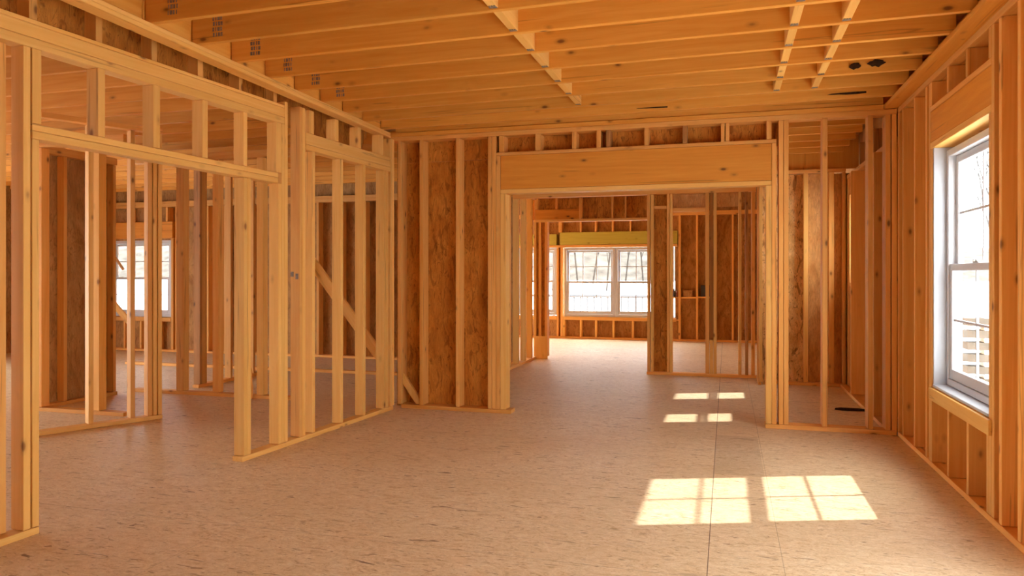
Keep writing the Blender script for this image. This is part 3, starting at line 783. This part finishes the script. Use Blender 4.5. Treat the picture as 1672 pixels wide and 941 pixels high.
piece(WORLD, (-6.58, -5.44), (5.60, 5.689), (0, 0.038), 'sole_plate', 'floor plate of the second stud row behind the wide opening', 'plate')
piece(WORLD, (-6.58, -5.44), (5.60, 5.689), (2.58, 2.66), 'top_plate', 'top plate of the second stud row behind the wide opening', 'plate')
for i, (x, m) in enumerate(((-6.50, 'pine'), (-5.80, 'pine_light'))):
    piece(WORLD, (x, x + 0.075), (5.60, 5.689), (0.04, 2.578), 'wall_stud', ['dark doubled stud with burnt foot', 'pale stud close to the end post'][i] + ' in the second stud row', 'stud', None, m)
piece(WORLD, (-6.60, -6.511), (5.70, 6.62), (0, 0.038), 'sole_plate', 'floor plate running back along the brown sheathed side wall', 'plate')
piece(WORLD, (-6.60, -6.511), (5.70, 6.62), (2.55, 2.63), 'top_plate', 'top plate along the brown sheathed side wall', 'plate')
for i, y in enumerate((5.93, 6.28, 6.56)):
    piece(WORLD, (-6.60, -6.511), (y, y + 0.04), (0.04, 2.548), 'wall_stud', f'{ORD[i]} stud along the brown sheathed side wall, going away', 'stud', 'brown side wall studs')
bm = bmesh.new(); add_box(bm, (-6.615, 5.70, 0.0), (-6.602, 6.60, 2.62)); struct('wall_left_side', bm, 'osb_brown')

# open stud wall in line with the back wall
QY = 6.82
def qw(x0, x1, z0, z1, name, label, cat, group=None, mat='pine', y0=QY, y1=QY + D4):
    return piece(WORLD, (x0, x1), (y0, y1), (z0, z1), name, label, cat, group, mat)
qw(-6.50, -4.30, 0, 0.038, 'sole_plate', 'floor plate of the open stud wall seen through the wide opening', 'plate')
qw(-6.50, -3.36, 2.60, 2.68, 'top_plate', 'top plate of the open stud wall in line with the back wall', 'plate')
for i, (a, b) in enumerate(((-5.90, -5.80), (-5.42, -5.345), (-4.86, -4.78), (-4.35, -4.31))):
    qw(a, b, 0.04, 2.598, 'wall_stud', f'{ORD[i]} stud of the open wall in line with the back wall, from the opening', 'stud', 'open wall studs', 'pine' if i < 2 else 'pine_light')
bm = bmesh.new()
prof = [(0.0, 0.0), (0.05, 0.0), (0.055, 0.12), (0.045, 0.2), (0.05, 0.3), (0.03, 0.36), (0.025, 0.42), (0.012, 0.35), (0.008, 0.22), (0.002, 0.1)]
f = [bm.verts.new((x, 0, z)) for x, z in prof]; g = [bm.verts.new((x, 0.03, z * 0.97)) for x, z in prof]
bm.faces.new(f); bm.faces.new(g[::-1])
for i in range(len(prof)):
    bm.faces.new((f[i], f[(i + 1) % len(prof)], g[(i + 1) % len(prof)], g[i]))
tagit(link('splintered_board', bm, 'pine_light', None, Matrix.Translation((-4.95, QY - 0.04, 0.001))), 'splintered pale board end standing by the open stud wall', 'board')

# stud post and plate running back from it
piece(WORLD, (-6.05, -5.96), (7.26, 8.6), (0, 0.038), 'sole_plate', 'floor plate running back from the triple post', 'plate')
for i in range(3):
    piece(WORLD, (-6.05, -5.96), (7.28 + 0.042 * i, 7.32 + 0.042 * i), (0.04, 2.62), 'wall_stud', f'{ORD[i]} board of the triple post behind the open stud wall', 'stud', 'triple post boards', 'pine' if i else 'old')
piece(WORLD, (-6.05, -5.96), (7.84, 7.88), (0.04, 2.62), 'wall_stud', 'single stud past the triple post on the running back plate', 'stud')
piece(WORLD, (-6.05, -5.96), (8.30, 8.34), (0.04, 2.62), 'wall_stud', 'second single stud past the triple post', 'stud')
piece(WORLD, (-6.05, -5.96), (7.26, 8.6), (2.622, 2.70), 'top_plate', 'top plate over the triple post', 'plate')
# loose plate on the floor
piece(WORLD, (-8.6, -3.35), (8.88, 8.97), (0.0005, 0.039), 'sole_plate', 'long bare floor plate lying across the empty back room', 'plate')

# far wall of the left rooms with its window
KY = 10.5
holed('wall_far_left', KY + D6 + 0.002, KY + D6 + 0.015, -13, -3.0, 0, 3.0, [(-10.55, -9.20, 0.60, 1.93)], 'osb_brown', 'y')
F2 = Frame(0, KY, 1, KY)
window(7, F2, -10.52, -9.225, 0.60, 1.93, 0.055, 3, 2, 0.05, 0.08, 0.045)
def kw(x0, x1, z0, z1, name, label, cat, group=None, mat='pine', y0=KY, y1=KY + D6):
    return piece(WORLD, (x0, x1), (y0, y1), (z0, z1), name, label, cat, group, mat)
kw(-12.5, -3.05, 0, 0.038, 'sole_plate', 'floor plate of the far wall behind the left rooms', 'plate')
kw(-12.5, -3.05, 2.50, 2.60, 'top_plate', 'top plate of the far wall behind the left rooms', 'plate')
kw(-10.60, -9.16, 1.965, 2.25, 'header_beam', 'header over the window seen between the open studs', 'beam', None, 'beam')
kw(-10.55, -9.20, 0.52, 0.59, 'sill_plate', 'rough sill of the window seen between the open studs', 'sill board')
for i, x in enumerate((-10.64, -9.19, -9.10, -8.47, -8.24, -8.12, -7.62, -7.20, -6.78, -6.36, -5.94, -5.52, -5.10, -4.68)):
    kw(x, x + 0.045, 0.04 if i != 1 else 0.04, 2.498 if i > 1 else 1.96, 'wall_stud', f'{ORD[i]} stud of the far left wall, counted from beyond the window', 'stud', 'far left wall studs', 'pine')
for i, x in enumerate((-10.2, -9.85, -9.5)):
    kw(x, x + 0.04, 0.04, 0.518, 'cripple_stud', f'{ORD[i]} short stud under the window between the open studs', 'cripple', 'cripples under the left window')
for i, x in enumerate((-10.1, -9.7, -9.3)):
    kw(x, x + 0.04, 2.252, 2.498, 'cripple_stud', f'{ORD[i]} short stud over the window between the open studs', 'cripple', 'cripples over the left window')
brace((-10.35, 10.05, 1.20), (-9.60, 10.05, 0.50), 0.10, 0.036, 'diagonal brace crossing the lower panes of the left window', 'diagonal_brace', 'pine')
brace((-10.28, 10.15, 1.92), (-9.86, 10.15, 1.42), 0.035, 0.03, 'thin diagonal stick crossing the upper panes of the left window', 'diagonal_brace', 'old')

# joists above the left rooms
for k in range(17):
    y = 3.66 + 0.412 * k
    joist(y, y, -11.5, -3.64, f'{ORD[k]} ceiling joist over the rooms behind the partition, from the camera', 'left room ceiling joists')

# ------------------------------------------------------------------ outside: snow, hill, bare trees, railing, lumber
def gz(x, y):
    r = max(0.0, y - 17.0)
    return -0.45 + 1.30 * min(1.0, r / 28.0) ** 1.2 if y > 17 else -0.45
bm = bmesh.new()
nx, ny = 30, 30
grid = [[bm.verts.new((-60 + 150 * i / nx, -10 + 75 * j / ny, 0)) for i in range(nx + 1)] for j in range(ny + 1)]
for row in grid:
    for v in row:
        v.co.z = gz(v.co.x, v.co.y)
for j in range(ny):
    for i in range(nx):
        bm.faces.new((grid[j][i], grid[j][i + 1], grid[j + 1][i + 1], grid[j + 1][i]))
for f in bm.faces: f.smooth = True
struct('ground', bm, 'snow')
bm = bmesh.new()
nx, ny = 40, 10
rng = random.Random(3)
grid = []
for j in range(ny + 1):
    row = []
    for i in range(nx + 1):
        x = -70 + 180 * i / nx
        y = 56 + 30 * j / ny
        z = 0.6 + 9.5 * math.sin(PI / 2 * min(1, j / ny * 1.15)) * (0.8 + 0.2 * math.sin(x * 0.11) + 0.12 * math.sin(x * 0.37 + 1)) + rng.uniform(-0.25, 0.25)
        if x > 8: z = 0.6 + (z - 0.6) * 0.38
        row.append(bm.verts.new((x, y, z)))
    grid.append(row)
for j in range(ny):
    for i in range(nx):
        bm.faces.new((grid[j][i], grid[j][i + 1], grid[j + 1][i + 1], grid[j + 1][i]))
for f in bm.faces: f.smooth = True
struct('hill', bm, 'hill')

def bare_tree(x, y, h, seed, label, mat='trunk'):
    """A leafless tree: one tapering trunk that forks again and again."""
    rng = random.Random(seed)
    bm = bmesh.new()
    def limb(p, d, L, r, depth):
        n = 3 if depth > 1 else 2
        prev = None
        q = p.copy(); dd = d.copy()
        for s in range(n + 1):
            rr = r * (1 - 0.45 * s / n)
            a = dd.orthogonal().normalized(); b = dd.cross(a).normalized()
            ring = [bm.verts.new(q + (a * math.cos(t) + b * math.sin(t)) * rr) for t in (0, PI / 2, PI, 3 * PI / 2)]
            if prev:
                for i in range(4):
                    bm.faces.new((prev[i], prev[(i + 1) % 4], ring[(i + 1) % 4], ring[i]))
            prev = ring
            if s < n:
                dd = (dd + Vector((rng.uniform(-.16, .16), rng.uniform(-.16, .16), 0.05))).normalized()
                q = q + dd * (L / n)
                if depth > 0 and s >= (0 if depth < 4 else 0):
                    for _ in range(2 if depth > 1 else 2):
                        side = Vector((rng.uniform(-1, 1), rng.uniform(-1, 1), rng.uniform(0.7, 1.6))).normalized()
                        limb(q, (dd * 0.5 + side * 0.8).normalized(), L * rng.uniform(0.42, 0.62), rr * 0.5, depth - 1)
        bm.faces.new(prev)
    limb(Vector((0, 0, 0)), Vector((0, 0, 1)), h, h * 0.013, 4)
    o = link('bare_tree', bm, mat, None, Matrix.Translation((x, y, gz(x, y) - 0.05)))
    return tagit(o, label, 'tree', 'bare winter trees')
tspots = [(-12.0, 38), (-10.9, 43.5), (-9.6, 48.5), (-8.9, 38), (-7.7, 43.5), (-6.4, 48.5), (-6.0, 38), (-4.7, 43.5), (-3.3, 48.5), (-3.0, 38)]
for i, (x, y) in enumerate(tspots):
    bare_tree(x, y, 4.2 + 0.5 * (i % 3), 100 + i, f'{ORD[i]} leafless tree across the snow beyond the far windows, from the narrow window')
for i, (x, y, h) in enumerate(((9.8, 31.5, 5.5), (11.6, 36.5, 6.0), (10.6, 42, 6.5))):
    bare_tree(x, y, h, 200 + i, f'{["nearest", "middle", "farthest"][i]} bare tree outside the big window of the main room', 'trunk_pale')
for i, (x, y, h) in enumerate(((-31.5, 31, 6.0), (-27.4, 35, 6.5))):
    bare_tree(x, y, h, 300 + i, f'{["first", "second"][i]} bare tree outside the window behind the open studs', 'trunk_pale')

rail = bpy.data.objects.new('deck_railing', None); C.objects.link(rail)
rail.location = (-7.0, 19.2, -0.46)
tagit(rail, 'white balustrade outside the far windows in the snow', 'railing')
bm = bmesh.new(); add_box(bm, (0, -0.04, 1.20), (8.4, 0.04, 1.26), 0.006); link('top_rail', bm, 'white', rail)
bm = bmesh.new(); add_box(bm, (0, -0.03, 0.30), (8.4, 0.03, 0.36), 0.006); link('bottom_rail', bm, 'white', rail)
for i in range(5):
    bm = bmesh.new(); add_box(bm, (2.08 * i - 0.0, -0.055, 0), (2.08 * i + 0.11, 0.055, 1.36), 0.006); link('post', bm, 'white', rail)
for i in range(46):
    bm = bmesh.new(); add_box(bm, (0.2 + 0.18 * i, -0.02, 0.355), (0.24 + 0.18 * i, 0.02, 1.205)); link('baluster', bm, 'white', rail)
for i in range(6):
    z = -0.45 + 0.02 + 0.19 * i
    o = piece(WORLD, (3.6 + 0.06 * (i % 2), 7.2), (13.2, 13.5), (z, z + 0.12), 'stacked_plank', f'{ORD[i]} weathered plank up in the snowy stack outside the big window', 'plank', 'planks stacked outside', 'plank')
    b = piece(WORLD, (3.9, 4.0), (13.2, 13.5), (z + 0.121, z + 0.189), 'stack_spacer', f'{ORD[i]} snow-covered spacer up in the plank stack outside', 'spacer', 'spacers in the plank stack', 'snow')
    b = piece(WORLD, (6.8, 6.9), (13.2, 13.5), (z + 0.121, z + 0.189), 'stack_spacer', f'{ORD[i]} spacer up at the far end of the outdoor plank stack', 'spacer', 'far spacers in the plank stack', 'snow')

# ------------------------------------------------------------------ light
wd = bpy.data.worlds.new('world'); sc.world = wd
wd.use_nodes = True
bg = wd.node_tree.nodes['Background']
bg.inputs[0].default_value = (0.96, 0.98, 1.0, 1)
bg.inputs[1].default_value = 3.6
sd = bpy.data.lights.new('sun', 'SUN')
sd.energy = 2.3
sd.color = (1.0, 0.98, 0.96)
sd.angle = math.radians(0.8)
so = bpy.data.objects.new('sun', sd); C.objects.link(so)
so.rotation_euler = Vector((-0.95, -0.34, -1.0)).to_track_quat('-Z', 'Y').to_euler()

vs = sc.view_settings
vs.view_transform = 'Standard'
vs.look = 'None'
vs.gamma = 1.0
vs.use_curve_mapping = False
vs.exposure = 1.74
cy = sc.cycles
cy.use_denoising = True
cy.max_bounces = 10
cy.diffuse_bounces = 7
cy.transparent_max_bounces = 16
cy.sample_clamp_indirect = 6
